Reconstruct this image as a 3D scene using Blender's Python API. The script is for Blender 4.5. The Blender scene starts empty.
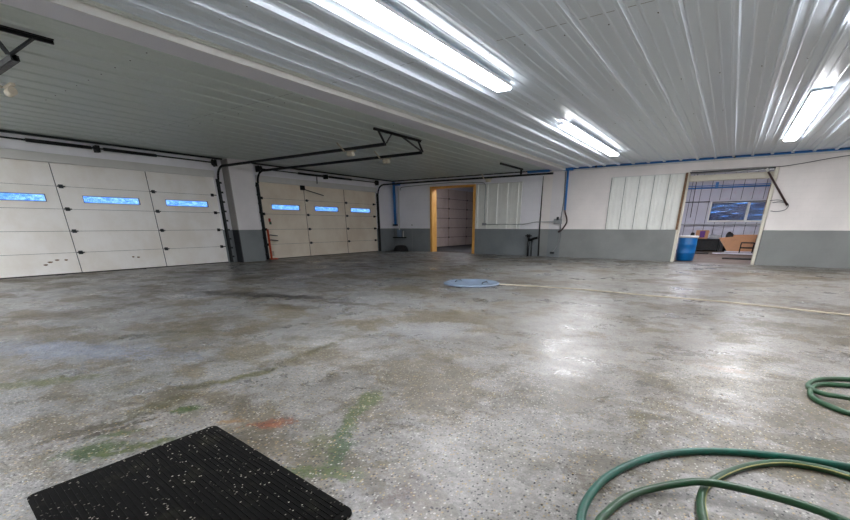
import bpy, bmesh, math, random
from mathutils import Vector, Matrix
random.seed(7)
K = 0.8                       # everything is laid out in survey units, scaled to metres at the end
SC = bpy.context.scene
C = SC.collection

# ------------------------------------------------------------------ materials
def lin(c):
    return tuple(((v/255)/12.92 if v/255 <= .04045 else ((v/255+.055)/1.055)**2.4) for v in c)+(1,)

class N:
    def __init__(s, name):
        s.m = bpy.data.materials.new(name); s.m.use_nodes = True
        s.t = s.m.node_tree; s.t.nodes.clear()
        s.out = s.n('ShaderNodeOutputMaterial'); s.b = s.n('ShaderNodeBsdfPrincipled')
        s.l(s.b.outputs[0], s.out.inputs[0])
        s.co = s.n('ShaderNodeTexCoord').outputs['Object']
    def n(s, t, **kw):
        o = s.t.nodes.new(t)
        for k, v in kw.items(): setattr(o, k, v)
        return o
    def l(s, a, b): s.t.links.new(a, b)
    def put(s, sock, v):
        if isinstance(v, bpy.types.NodeSocket): s.l(v, sock)
        else: sock.default_value = v
    def mapping(s, v, loc=(0,0,0), rot=(0,0,0), scale=(1,1,1)):
        o = s.n('ShaderNodeMapping'); s.l(v, o.inputs[0])
        o.inputs[1].default_value = loc; o.inputs[2].default_value = rot; o.inputs[3].default_value = scale
        return o.outputs[0]
    def noise(s, scale, detail=4, rough=.55, vec=None, out=0):
        o = s.n('ShaderNodeTexNoise'); s.l(vec or s.co, o.inputs['Vector'])
        o.inputs['Scale'].default_value = scale; o.inputs['Detail'].default_value = detail
        o.inputs['Roughness'].default_value = rough
        return o.outputs[out]
    def ramp(s, v, a, b, lo=0., hi=1., smooth=True):
        o = s.n('ShaderNodeMapRange', interpolation_type='SMOOTHSTEP' if smooth else 'LINEAR'); s.put(o.inputs[0], v)
        o.inputs[1].default_value = a; o.inputs[2].default_value = b
        o.inputs[3].default_value = lo; o.inputs[4].default_value = hi
        return o.outputs[0]
    def math(s, op, a, b=0.):
        o = s.n('ShaderNodeMath', operation=op); s.put(o.inputs[0], a); s.put(o.inputs[1], b)
        return o.outputs[0]
    def mix(s, f, a, b, mode='MIX'):
        o = s.n('ShaderNodeMix', data_type='RGBA', blend_type=mode)
        s.put(o.inputs[0], f); s.put(o.inputs[6], a); s.put(o.inputs[7], b)
        return o.outputs[2]
    def bump(s, h, strength=.3, dist=.01):
        o = s.n('ShaderNodeBump'); s.l(h, o.inputs['Height'])
        o.inputs['Strength'].default_value = strength; o.inputs['Distance'].default_value = dist
        s.l(o.outputs[0], s.b.inputs['Normal'])
    def col(s, v): s.put(s.b.inputs['Base Color'], v)
    def rough(s, v): s.put(s.b.inputs['Roughness'], v)

def simple(name, c, rough=.5, metal=0., var=.12, scale=6., dirt=None, dirt_amt=.5, bump=.0, spec=None):
    m = N(name); c = lin(c)
    dark = tuple(x*(1-var) for x in c[:3])+(1,)
    n = m.noise(scale, 5)
    col = m.mix(m.ramp(n, .3, .7), dark, c)
    if dirt:
        d = m.ramp(m.noise(scale*1.7+1, 6, .65), .56, .75, 0, dirt_amt)
        col = m.mix(d, col, lin(dirt))
    m.col(col); m.rough(m.ramp(n, .3, .7, rough*.85, min(1, rough*1.15)))
    m.b.inputs['Metallic'].default_value = metal
    if spec is not None: m.b.inputs['Specular IOR Level'].default_value = spec
    if bump: m.bump(m.noise(scale*8, 3), bump, .004)
    return m.m

M = {}
M['white'] = simple('white_trim', (222,222,218), .4, 0, .06, 3)
def flat(name, c, rough, spec=.5):
    m = N(name); m.col(lin(c)); m.rough(rough); m.b.inputs['Specular IOR Level'].default_value = spec; return m.m
M['ceil'] = flat('ceiling_steel', (228,239,249), .30, .6)
M['ceil2'] = flat('bay_ceiling_steel', (208,218,213), .40, .5)
M['beam'] = simple('painted_beam', (228,228,236), .45, 0, .05, 2)
M['black'] = simple('black_steel', (30,32,33), .45, .6, .2, 12)
M['darksteel'] = simple('dark_track_steel', (62,66,68), .4, .8, .2, 12)
M['galv'] = simple('galvanised_steel', (165,168,170), .4, .7, .25, 14)
M['greypipe'] = simple('grey_conduit', (160,163,165), .45, .4, .15, 14)
M['pine'] = None
M['blue'] = simple('blue_pipe', (52,126,200), .4, 0, .15, 9, (40,70,120), .3)
M['bluebarrel'] = simple('blue_plastic', (10,112,186), .35, 0, .15, 4)
M['rubber'] = simple('black_rubber', (22,22,22), .7, 0, .2, 20)
M['panelwhite'] = simple('white_ribbed_steel', (242,244,238), .35, 0, .05, 3, (214,214,200), .3)
M['housing'] = simple('lamp_housing', (225,225,225), .4)
M['beige'] = simple('beige_plastic', (205,196,175), .5, 0, .15, 12)
M['orange'] = simple('orange_plastic', (205,85,45), .6, 0, .25, 20, (90,40,25), .6)
M['backfloor'] = simple('brown_floor', (92,76,66), .6, 0, .35, 1.5, (44,34,30), .8, .2)
M['backwall'] = simple('grey_liner_wall', (196,196,208), .5, 0, .08, 2, (190,160,175), .5)
M['brownwood'] = simple('weathered_wood', (140,108,78), .8, 0, .5, 20, (225,215,200), .7, .4)
M['card'] = simple('tan_cardboard', (176,128,92), .7, 0, .12, 5, (120,80,50), .4)
M['lidgrey'] = simple('blue_grey_lid', (128,146,168), .45, 0, .15, 8, (90,95,95), .6)
M['strip'] = simple('pale_hose', (192,182,160), .5, 0, .2, 8, (110,100,80), .6)
M['purple'] = simple('purple_print', (88,40,120), .6)
M['redplate'] = simple('red_tag', (190,70,50), .5)
M['greentag'] = simple('green_tag', (60,90,60), .5)
M['hosedark'] = simple('dark_hose', (70,50,48), .5)
M['cream'] = simple('cream_header', (226,222,206), .45, 0, .08, 3, (170,130,90), .4)

def wood():
    m = N('yellow_pine')
    v = m.mapping(m.co, scale=(14,14,1.2))
    n = m.noise(2, 5, .6, v)
    c = m.mix(m.ramp(n, .3, .7), lin((240,190,104)), lin((214,152,70)))
    k = m.n('ShaderNodeTexVoronoi'); m.l(m.mapping(m.co, scale=(3,3,2.2)), k.inputs[0]); k.inputs['Scale'].default_value = 1
    c = m.mix(m.ramp(k.outputs[0], .06, .10, .8, 0), c, lin((96,56,28)))
    m.col(c); m.rough(.6); return m.m
M['pine'] = wood()

def paintwall(name, upper, lower, blocks=True, zcut=1.215*K):
    m = N(name)
    sep = m.n('ShaderNodeSeparateXYZ'); m.l(m.n('ShaderNodeNewGeometry').outputs['Position'], sep.inputs[0])
    wob = m.math('ADD', sep.outputs[2], m.math('MULTIPLY', m.math('SUBTRACT', m.noise(3), .5), .012))
    up = m.ramp(wob, zcut-.004, zcut+.004)
    n = m.ramp(m.noise(1.1, 6, .6), .3, .75)
    u = m.mix(n, lin(upper), lin(tuple(int(v*.955) for v in upper)))
    l_ = m.mix(n, lin(lower), lin(tuple(int(v*.9) for v in lower)))
    c = m.mix(up, l_, u)
    if blocks:
        cmb = m.n('ShaderNodeCombineXYZ')
        m.l(m.math('ADD', sep.outputs[0], sep.outputs[1]), cmb.inputs[0]); m.l(sep.outputs[2], cmb.inputs[1])
        br = m.n('ShaderNodeTexBrick'); m.l(cmb.outputs[0], br.inputs[0])
        br.inputs['Scale'].default_value = 1; br.inputs['Brick Width'].default_value = .5*K
        br.inputs['Row Height'].default_value = .2033*K; br.inputs['Mortar Size'].default_value = .006
        br.inputs['Mortar Smooth'].default_value = .5
        c = m.mix(m.math('MULTIPLY', br.outputs['Fac'], .04), c, (.1,.1,.1,1))
        m.bump(m.math('SUBTRACT', 1., br.outputs['Fac']), .2, .003)
    m.col(c); m.rough(.45); return m.m
M['wall'] = paintwall('white_over_grey_block_right', (247,241,237), (142,145,143))
M['wallleft'] = paintwall('white_over_grey_block_left', (250,250,255), (134,141,144))
M['piershade'] = paintwall('shaded_grey_over_black', (150,147,143), (30,34,38), False)  # darker copy of the column paint, shade put into the colour
M['column'] = paintwall('white_over_grey_smooth', (240,237,238), (132,138,140), False)

def doorpaint(name, base, dirt):
    m = N(name)
    n = m.noise(.9, 6, .65)
    c = m.mix(m.ramp(n, .35, .7), lin(base), lin(dirt))
    s = m.ramp(m.noise(2.2, 6, .7, m.mapping(m.co, scale=(1,1,2.2))), .66, .78, 0, .45)
    c = m.mix(s, c, lin(tuple(int(v*.72) for v in dirt)))
    m.col(c); m.rough(.42); m.bump(m.noise(60, 2), .05, .002)
    return m.m
M['door_a'] = doorpaint('white_door_skin', (252,250,246), (240,235,226))
M['door_b'] = doorpaint('cream_door_skin', (250,240,222), (236,222,202))
M['door_c'] = doorpaint('taupe_door_skin', (186,170,162), (166,150,142))

def emis(name, c, s):
    m = N(name); m.col(lin(c)); m.b.inputs['Emission Color'].default_value = lin(c)
    m.b.inputs['Emission Strength'].default_value = s; return m.m
M['lamp'] = emis('lamp_tube_light', (250,250,255), 14)
M['lamp2'] = emis('back_lamp_light', (240,240,250), 24)

def pane(name, tint, glossy=.12, lo=None):
    m = N(name); t = m.t
    tr = m.n('ShaderNodeBsdfTransparent')
    n = m.noise(7, 4, .7, m.mapping(m.co, scale=(1,1,2)))
    if lo:
        n = m.noise(3, 5, .65, m.mapping(m.co, scale=(.5,1,4)))
        m.l(m.mix(m.ramp(n, .5, .64), lin(lo), lin(tint)), tr.inputs[0])
    else: m.l(m.mix(m.ramp(n, .35, .65), lin(tint), lin(tuple(min(255, int(v*1.3+15)) for v in tint))), tr.inputs[0])
    gl = m.n('ShaderNodeBsdfGlossy'); gl.inputs['Roughness'].default_value = .18
    gl.inputs[0].default_value = (.8,.85,1,1)
    mx = m.n('ShaderNodeMixShader'); mx.inputs[0].default_value = glossy
    m.l(tr.outputs[0], mx.inputs[1]); m.l(gl.outputs[0], mx.inputs[2]); m.l(mx.outputs[0], m.out.inputs[0])
    bp = m.n('ShaderNodeBump'); bp.inputs['Strength'].default_value = .6; bp.inputs['Distance'].default_value = .02
    m.l(m.noise(9, 3, .6, m.mapping(m.co, scale=(1,1,4))), bp.inputs['Height']); m.l(bp.outputs[0], gl.inputs['Normal'])
    return m.m
M['pane'] = pane('pale_window_glass', (190,215,250), .05)
M['darkpane'] = pane('dark_window_film', (200,225,235), .06, (50,70,95))

def hosemat(name, c1, c2):
    m = N(name)
    n = m.noise(14, 5, .65)
    c = m.mix(m.ramp(n, .35, .7), lin(c1), lin(c2))
    m.col(c); m.rough(.42); m.bump(m.noise(90, 2), .15, .002); return m.m
M['hose_a'] = hosemat('teal_hose', (10,88,72), (14,64,50))
M['hose_b'] = hosemat('green_hose', (30,76,46), (36,62,36))
M['stripe'] = simple('yellow_hose_stripe', (160,158,92), .5, 0, .3, 30, (60,90,60), .7)

def matmat():
    m = N('black_rubber_mat')
    v = m.n('ShaderNodeTexVoronoi', feature='F1'); v.inputs['Scale'].default_value = 62
    m.l(m.mapping(m.co, scale=(1,.7,1)), v.inputs[0])
    sep = m.n('ShaderNodeSeparateColor'); m.l(v.outputs['Color'], sep.inputs[0])
    f = m.math('MULTIPLY', m.ramp(v.outputs['Distance'], .12, .28, 1, 0), m.ramp(sep.outputs[0], .62, .64))
    f = m.math('MULTIPLY', f, m.ramp(m.noise(3, 3), .4, .6, .15, 1))
    c = m.mix(f, lin((12,12,11)), lin((196,188,176)))
    c = m.mix(m.ramp(m.noise(5, 5, .7), .5, .8, 0, .35), c, lin((66,64,50)))
    m.col(c); m.rough(.9); m.b.inputs['Specular IOR Level'].default_value = .12
    m.bump(m.noise(120, 2), .3, .002); return m.m
M['mat'] = matmat()

def floormat():
    m = N('flaked_epoxy_floor')
    # distortion used by every stain
    dn = m.n('ShaderNodeTexNoise'); m.l(m.co, dn.inputs['Vector']); dn.inputs['Scale'].default_value = 1.6; dn.inputs['Detail'].default_value = 6
    dn.inputs['Roughness'].default_value = .72
    sub = m.n('ShaderNodeVectorMath', operation='SUBTRACT'); m.l(dn.outputs['Color'], sub.inputs[0]); sub.inputs[1].default_value = (.5,.5,.5)
    def warp(a):
        sc = m.n('ShaderNodeVectorMath', operation='SCALE'); m.l(sub.outputs[0], sc.inputs[0]); sc.inputs['Scale'].default_value = a
        ad = m.n('ShaderNodeVectorMath', operation='ADD'); m.l(m.co, ad.inputs[0]); m.l(sc.outputs[0], ad.inputs[1])
        return ad.outputs[0]
    w1 = warp(.35); w2 = warp(.9)
    dn2 = m.n('ShaderNodeTexNoise'); m.l(m.co, dn2.inputs['Vector']); dn2.inputs['Scale'].default_value = 7; dn2.inputs['Detail'].default_value = 5
    sb2 = m.n('ShaderNodeVectorMath', operation='SUBTRACT'); m.l(dn2.outputs['Color'], sb2.inputs[0]); sb2.inputs[1].default_value = (.5,.5,.5)
    sc2 = m.n('ShaderNodeVectorMath', operation='SCALE'); m.l(sb2.outputs[0], sc2.inputs[0]); sc2.inputs['Scale'].default_value = .14
    ad2 = m.n('ShaderNodeVectorMath', operation='ADD'); m.l(m.co, ad2.inputs[0]); m.l(sc2.outputs[0], ad2.inputs[1]); w3 = ad2.outputs[0]
    fine = m.math('ADD', m.math('MULTIPLY', m.noise(20, 6, .8), .5), m.math('MULTIPLY', m.noise(5, 5, .7), .5))
    grain = m.ramp(m.noise(55, 5, .8), .42, .56, .72, 1)
    def blob(x, y, rx, ry, rot=0, soft=.5, w=None):
        x, y, rx, ry = x*K, y*K, rx*K, ry*K
        a = math.radians(rot)
        sp = m.n('ShaderNodeVectorMath', operation='SUBTRACT'); m.l(w or w1, sp.inputs[0]); sp.inputs[1].default_value = (x, y, 0)
        v = m.mapping(sp.outputs[0], rot=(0,0,-a))
        v = m.mapping(v, scale=(1/rx, 1/ry, 0))
        ln = m.n('ShaderNodeVectorMath', operation='LENGTH'); m.l(v, ln.inputs[0])
        near = max(rx, ry) < 1.2
        d = m.math('ADD', ln.outputs['Value'], m.math('MULTIPLY', m.math('SUBTRACT', fine, .5), 5.5 if near else 7.5))
        return m.math('MULTIPLY', m.ramp(d, .95-soft*.6, 1.05+soft*.45, 1, 0), grain)
    big = m.ramp(m.noise(.28, 5, .6), .35, .65)
    base = m.mix(big, lin((172,171,168)), lin((160,158,152)))
    # the right half is warmer, the left half bluer
    sep = m.n('ShaderNodeSeparateXYZ'); m.l(m.co, sep.inputs[0])
    side = m.ramp(m.math('ADD', sep.outputs[0], m.math('MULTIPLY', m.noise(.5, 3), 1.5)), -4.5*K, 1*K)
    base = m.mix(side, m.mix(.5, base, lin((146,151,155))), m.mix(.5, base, lin((176,168,160))))
    # grime
    g1 = m.ramp(m.noise(.75, 8, .68, m.mapping(w2, rot=(0,0,.5), scale=(1,1.5,1))), .49, .56, 0, .7)
    base = m.mix(g1, base, lin((116,103,72)))
    g2 = m.ramp(m.noise(2.1, 8, .72, m.mapping(w1, loc=(3,7,0))), .53, .60, 0, .6)
    base = m.mix(g2, base, lin((102,92,66)))
    g3 = m.ramp(m.noise(.42, 8, .75, m.mapping(w2, loc=(11,2,0), scale=(1.3,.7,1))), .54, .59, 0, .55)
    base = m.mix(g3, base, lin((96,86,62)))
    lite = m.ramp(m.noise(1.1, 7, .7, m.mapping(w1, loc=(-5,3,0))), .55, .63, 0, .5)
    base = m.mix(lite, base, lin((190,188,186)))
    # flakes
    def flakes(scale, thr, loc, r, aniso=(1,.75,1)):
        v = m.n('ShaderNodeTexVoronoi'); v.inputs['Scale'].default_value = scale
        m.l(m.mapping(m.co, loc=loc, rot=(0,0,loc[0]), scale=aniso), v.inputs[0])
        s = m.n('ShaderNodeSeparateColor'); m.l(v.outputs['Color'], s.inputs[0])
        return m.math('MULTIPLY', m.ramp(v.outputs['Distance'], r*.7, r, 1, 0), m.ramp(s.outputs[0], thr, thr+.01)), s
    # stains, each where it lies; painted lamp and window reflections come last
    def put(base, f, c, a): return m.mix(m.math('MULTIPLY', f, min(1, a*1.08)), base, lin(c))
    def seg(x0, y0, x1, y1, w, soft=.7, wv=None):
        if math.hypot(x1-x0, y1-y0) < 1.2 and w < .25: wv = w3
        return blob((x0+x1)/2, (y0+y1)/2, math.hypot(x1-x0, y1-y0)/2+w*.5, w, math.degrees(math.atan2(y1-y0, x1-x0)), soft, wv)
    OL = (96,92,58); GR = (70,98,24); MO = (100,106,40); BR = (92,80,56)
    for a in ((-9.4,4.8,-6.6,5.6,.34,.8,w1,(30,28,24),1), (-8.4,5.0,-7.2,5.5,.22,.8,w1,(18,18,16),.95),
              (-6.6,5.3,-5.4,5.6,.12,.7,w1,(72,66,48),.8), (-7.0,4.6,-5.8,4.9,.16,.8,w1,(84,78,58),.7),
              (-11.6,3.6,-10.2,4.6,.45,.8,w2,(84,78,64),.7), (-12.5,6.5,-9.5,7.6,.5,.8,w2,(80,78,70),.6), (-14.5,7.0,-12,9,.5,.8,w2,(78,76,70),.6),
              (-9.0,1.5,-9.0,3.4,.38,.8,w2,BR,.8), (-8.4,.9,-8.8,1.6,.3,.8,w2,BR,.75),
              (-5.35,.65,-4.95,1.25,.13,.7,w1,MO,1), (-5.2,1.2,-5.2,1.5,.06,.7,w1,BR,.8),
              (-6.5,2.0,-6.1,2.6,.16,.8,w1,(78,76,50),.9), (-5.95,2.1,-5.7,3.0,.10,.8,w1,OL,.7),
              (-4.80,.55,-4.42,1.05,.04,.7,w1,(88,80,60),.85), (-4.4,1.1,-4.42,1.7,.10,.8,w1,OL,.55),
              (-3.95,1.4,-3.72,1.95,.07,.8,w1,OL,.9), (-3.72,1.9,-3.66,2.4,.06,.8,w1,(104,104,52),.95), (-3.7,2.4,-3.9,3.5,.07,.8,w1,OL,.8),
              (-3.66,.45,-3.52,1.12,.055,.7,w1,(84,74,48),.95), (-3.50,.5,-3.42,1.15,.03,.7,w1,(70,60,42),.9), (-3.62,1.0,-3.66,1.45,.12,.8,w1,OL,.8),
              (-3.30,.60,-3.12,.82,.13,.7,w1,GR,1), (-3.22,.62,-3.14,.72,.09,.6,w1,(44,78,16),1), (-3.12,.72,-2.92,1.12,.05,.7,w1,(96,110,48),.9), (-3.42,.75,-3.3,1.0,.05,.7,w1,GR,.7),
              (-3.42,1.30,-3.34,1.46,.055,.7,w1,GR,.95), (-3.2,1.2,-3.3,1.6,.06,.8,w1,OL,.5),
              (-2.92,1.40,-2.80,1.52,.035,.6,w1,(160,116,52),.8), (-2.68,1.50,-2.50,1.68,.065,.55,w1,(150,84,48),.85), (-2.60,1.56,-2.52,1.62,.03,.5,w1,(168,92,50),.9),
              (-2.34,2.45,-2.22,2.12,.09,.7,w1,(92,108,44),1), (-2.22,2.10,-1.98,1.75,.06,.7,w1,(84,104,40),1), (-2.02,1.78,-1.74,1.42,.075,.7,w1,(46,86,18),1),
              (-2.2,1.7,-1.95,1.5,.10,.8,w1,(104,108,56),.7), (-1.95,1.26,-1.62,1.42,.07,.7,w1,(88,108,34),1),
              (-1.27,1.36,-1.12,1.62,.10,.6,w1,(84,60,34),1), (-1.33,1.62,-1.22,1.60,.04,.5,w1,(66,46,28),1), (-1.12,1.36,-1.06,1.46,.04,.6,w1,(84,60,36),.9)):
        base = put(base, seg(*a[:7]), a[7], a[8])
    base = put(base, blob(-.41, 4.04, .07, .06, 0, .4), (60,54,48), .9)
    base = put(base, blob(.95, 15.9, 1.6, .5, 5, .8), (140,112,78), .7)
    base = put(base, blob(1.0, 9.6, 1.1, .2, 0, .8), (146,112,84), .7)
    base = put(base, blob(.25, 4.9, .22, .07, -10, .6), (170,118,70), .7)
    base = put(base, blob(.25, 3.95, .7, .25, 10, .7), (116,104,88), .55)
    base = put(base, blob(-.28, 3.1, .03, .35, 8, .6), (120,112,76), .7)
    base = put(base, blob(-9, 16.5, 3.0, .7, 5, .8, w2), (120,104,84), .6)
    base = put(base, blob(-5.6, 16.8, 2.0, .3, 5, .8, w2), (96,90,80), .55)
    base = put(base, blob(-5.1, 10.6, 1.8, .5, 10, .8, w2), (140,128,112), .5)
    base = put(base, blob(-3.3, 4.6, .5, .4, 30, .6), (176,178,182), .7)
    base = put(base, blob(-6.3, 1.45, 1.3, .3, 25, .7), (156,168,190), .75)  # blue window glare painted onto the floor
    base = put(base, blob(-.9, 1.9, .5, .9, 30, .7), (196,192,186), .45)  # near lamp's reflection painted in as a paler patch
    base = put(base, blob(-1.15, 4.4, .6, .8, 10, .7), (196,192,186), .4)  # painted reflection of the middle lamp
    base = put(base, blob(.2, 4.6, .5, .8, 10, .7), (200,196,188), .4)  # painted reflection of the right lamp
    f1, s1 = flakes(64, .45, (1,2,0), .36)
    f2, s2 = flakes(58, .56, (5,3,0), .34)
    f3, s3 = flakes(90, .4, (9,4,0), .38)
    base = m.mix(m.math('MULTIPLY', f3, .45), base, lin((120,120,116)))
    fl = m.mix(m.ramp(s1.outputs[1], .45, .5), lin((236,232,220)), lin((206,178,120)))
    base = m.mix(m.math('MULTIPLY', f1, .8), base, fl)
    base = m.mix(m.math('MULTIPLY', f2, .92), base, lin((44,44,46)))
    hf = m.math('MULTIPLY', m.ramp(m.noise(30, 6, .8), .40, .60, .74, 1.16, False), m.ramp(m.noise(5, 8, .75, m.mapping(w1, scale=(1,1.5,1))), .40, .60, .80, 1.12, False))
    hc = m.n('ShaderNodeVectorMath', operation='SCALE'); m.l(base, hc.inputs[0]); m.l(hf, hc.inputs['Scale'])
    fs = m.n('ShaderNodeVectorMath', operation='SCALE'); m.l(hc.outputs[0], fs.inputs[0]); fs.inputs['Scale'].default_value = .56
    m.col(fs.outputs[0])
    r = m.ramp(m.noise(1.3, 7, .7, w1), .35, .65, .22, .50)
    r = m.math('ADD', r, m.math('MULTIPLY', g1, .16))
    m.rough(r)
    m.b.inputs['Specular IOR Level'].default_value = .55
    h = m.math('ADD', m.noise(7, 6, .6), m.math('MULTIPLY', m.noise(60, 3), .35))
    m.bump(h, .55, .012)
    return m.m
M['floor'] = floormat()

# ------------------------------------------------------------------ mesh helpers
class B:
    def __init__(s): s.bm = bmesh.new()
    def box(s, x0, x1, y0, y1, z0, z1, bev=0.):
        if x0 > x1: x0, x1 = x1, x0
        if y0 > y1: y0, y1 = y1, y0
        r = bmesh.ops.create_cube(s.bm, size=1)['verts']
        for v in r:
            v.co = Vector(((x0+x1)/2+v.co.x*(x1-x0), (y0+y1)/2+v.co.y*(y1-y0), (z0+z1)/2+v.co.z*(z1-z0)))
        if bev:
            ed = {e for v in r for e in v.link_edges}
            bmesh.ops.bevel(s.bm, geom=list(ed), offset=bev, segments=2, affect='EDGES', profile=.5)
        return s
    def tube(s, pts, r, seg=10, caps=True, rfun=None, closed=False):
        pts = [Vector(p) for p in pts]; rings = []; n = len(pts)
        up = None
        for i, p in enumerate(pts):
            t = (pts[min(i+1, n-1)]-pts[max(i-1, 0)]).normalized()
            if up is None:
                up = Vector((0,0,1)) if abs(t.z) < .9 else Vector((1,0,0))
            side = t.cross(up)
            if side.length < 1e-4: side = t.cross(Vector((0,1,0)))
            side.normalize(); up2 = side.cross(t).normalized(); up = up2
            rr = rfun(i/(n-1)) if rfun else r
            rings.append([s.bm.verts.new(p+rr*(side*math.cos(a)+up2*math.sin(a))) for a in (2*math.pi*(k+.5)/seg for k in range(seg))])
        for a, b in zip(rings, rings[1:]):
            for k in range(seg):
                f = s.bm.faces.new((a[k], a[(k+1) % seg], b[(k+1) % seg], b[k])); f.smooth = seg > 5
        if caps:
            s.bm.faces.new(rings[0][::-1]); s.bm.faces.new(rings[-1])
        return s
    def bar(s, p, q, w, h):            # rectangular bar from p to q
        p, q = Vector(p), Vector(q); t = (q-p).normalized()
        up = Vector((0,0,1)) if abs(t.z) < .95 else Vector((1,0,0))
        a = t.cross(up).normalized(); b = a.cross(t).normalized()
        r = [[s.bm.verts.new(e+a*(w/2*i)+b*(h/2*j)) for i, j in ((-1,-1),(1,-1),(1,1),(-1,1))] for e in (p, q)]
        for k in range(4): s.bm.faces.new((r[0][k], r[0][(k+1) % 4], r[1][(k+1) % 4], r[1][k]))
        s.bm.faces.new(r[0][::-1]); s.bm.faces.new(r[1]); return s
    def lathe(s, cx, cy, prof, seg=32, top=True, bottom=True):
        rings = [[s.bm.verts.new((cx+r*math.cos(2*math.pi*k/seg), cy+r*math.sin(2*math.pi*k/seg), z)) for k in range(seg)] for r, z in prof]
        for a, b in zip(rings, rings[1:]):
            for k in range(seg):
                f = s.bm.faces.new((a[k], a[(k+1) % seg], b[(k+1) % seg], b[k])); f.smooth = True
        if bottom: s.bm.faces.new(rings[0][::-1])
        if top: s.bm.faces.new(rings[-1])
        return s
    def prism(s, poly, z0, z1):        # poly of (x, y)
        a = [s.bm.verts.new((x, y, z0)) for x, y in poly]; b = [s.bm.verts.new((x, y, z1)) for x, y in poly]
        n = len(poly)
        for k in range(n): s.bm.faces.new((a[k], a[(k+1) % n], b[(k+1) % n], b[k]))
        s.bm.faces.new(a[::-1]); s.bm.faces.new(b); return s
    def prof_y(s, prof, y0, y1):       # closed profile of (x, z) extruded along y
        a = [s.bm.verts.new((x, y0, z)) for x, z in prof]; b = [s.bm.verts.new((x, y1, z)) for x, z in prof]
        n = len(prof)
        for k in range(n): s.bm.faces.new((a[k], a[(k+1) % n], b[(k+1) % n], b[k]))
        s.bm.faces.new(a[::-1]); s.bm.faces.new(b); return s
    def prof_z(s, prof, z0, z1): return s.prism(prof, z0, z1)

ORG = {}
def empty(name, loc, label=None, cat=None, group=None, kind=None):
    o = bpy.data.objects.new(name, None); C.objects.link(o); o.location = loc; o.empty_display_size = .1
    ORG[o.name] = Vector(loc)
    tag(o, label, cat, group, kind); return o
def tag(o, label=None, cat=None, group=None, kind=None):
    if label: o['label'] = label
    if cat: o['category'] = cat
    if group: o['group'] = group
    if kind: o['kind'] = kind
    return o
def obj(name, b, mat, parent=None, label=None, cat=None, group=None, kind=None, origin=None):
    bm = b.bm; bmesh.ops.recalc_face_normals(bm, faces=bm.faces)
    if parent is not None: org = ORG[parent.name]
    elif origin is not None: org = Vector(origin)
    elif kind == 'structure': org = Vector((0,0,0))
    else:
        xs = [v.co for v in bm.verts]
        org = Vector(((min(c.x for c in xs)+max(c.x for c in xs))/2, (min(c.y for c in xs)+max(c.y for c in xs))/2, min(c.z for c in xs)))
    bmesh.ops.translate(bm, verts=bm.verts, vec=-org)
    me = bpy.data.meshes.new(name); bm.to_mesh(me); bm.free()
    me.materials.append(M[mat] if isinstance(mat, str) else mat)
    o = bpy.data.objects.new(name, me); C.objects.link(o)
    if parent is not None: o.parent = parent
    else: o.location = org
    ORG[o.name] = org
    tag(o, label, cat, group, kind); return o
def struct(name, b, mat, parent=None): return obj(name, b, mat, parent, kind='structure' if parent is None else None)

def smooth_path(pts, n=8):             # Catmull-Rom
    P = [Vector(p) for p in pts]; P = [2*P[0]-P[1]]+P+[2*P[-1]-P[-2]]; out = []
    for i in range(1, len(P)-2):
        a, b, c, d = P[i-1:i+3]
        for k in range(n):
            t = k/n
            out.append(.5*((2*b)+(c-a)*t+(2*a-5*b+4*c-d)*t*t+(-a+3*b-3*c+d)*t**3))
    out.append(P[-2]); return out

# ------------------------------------------------------------------ the shell
H = 3.714; XL = -16.42; YF = 19.75; XR = 9.4; YB = -7.0
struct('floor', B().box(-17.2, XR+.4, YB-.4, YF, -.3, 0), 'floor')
struct('floor_back', B().box(-17.2, XR+.4, YF, 32.4, -.3, -.002), 'backfloor')

D1 = (2.3, 9.5); D2 = (11.2, 18.38); DH = 3.05
b = B()
for y0, y1, z0 in ((YB-.4, D1[0], 0), (D1[0], D1[1], DH+.02), (D1[1], D2[0], 0), (D2[0], D2[1], DH+.02), (D2[1], YF, 0)):
    b.box(XL-.3, XL, y0, y1, z0, 4.4)
struct('wall_left', b, 'wallleft')
b = B()
for x0, x1, z0 in ((XL, -13.82, 0), (-13.82, -11.03, 3.29), (-11.03, -7.55, 0)): b.box(x0, x1, YF, YF+.4, z0, 4.4)
struct('wall_far_left', b, 'wallleft')
b = B()
for x0, x1, z0 in ((-7.55, -1.84, 0), (-1.84, .98, 3.27), (.98, XR+.4, 0)): b.box(x0, x1, YF, YF+.4, z0, 4.4)
struct('wall_far_right', b, 'wall')
struct('wall_right', B().box(XR, XR+.4, YB-.4, YF, 0, 4.4), 'wall')
struct('wall_back', B().box(XL, XR, YB-.4, YB, 0, 4.4), 'wall')

# ribbed steel ceilings
def ribbed(x0, x1, phase, pitch, y0, y1, z, major=(.062,.034,.052), minor=(.022,.008,.011), top=.12):
    prof = [(x0, z)]
    k = math.floor((x0-phase)/pitch)-1; feats = []
    while phase+k*pitch < x1+pitch:
        c = phase+k*pitch
        feats.append((c, major))
        feats += [(c+pitch/3, minor), (c+2*pitch/3, minor)]; k += 1
    for c, (w, t, h) in sorted(feats):
        if c-w <= x0+.005 or c+w >= x1-.005: continue
        if h > .03:      # little shoulders each side of the big rib
            prof += [(c-w-.012, z), (c-w, z-.006), (c-w+.008, z-.006), (c-t, z-h), (c-t*.45, z-h), (c-t*.3, z-h+.004), (c+t*.3, z-h+.004), (c+t*.45, z-h), (c+t, z-h), (c+w-.008, z-.006), (c+w, z-.006), (c+w+.012, z)]
        else:
            prof += [(c-w, z), (c-t, z-h), (c+t, z-h), (c+w, z)]
    prof += [(x1, z), (x1, z+top), (x0, z+top)]
    return B().prof_y(prof, y0, y1)
cr = struct('ceiling', ribbed(-6.62, XR+.02, -.455, .5555, YB, YF, H), 'ceil')
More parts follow.
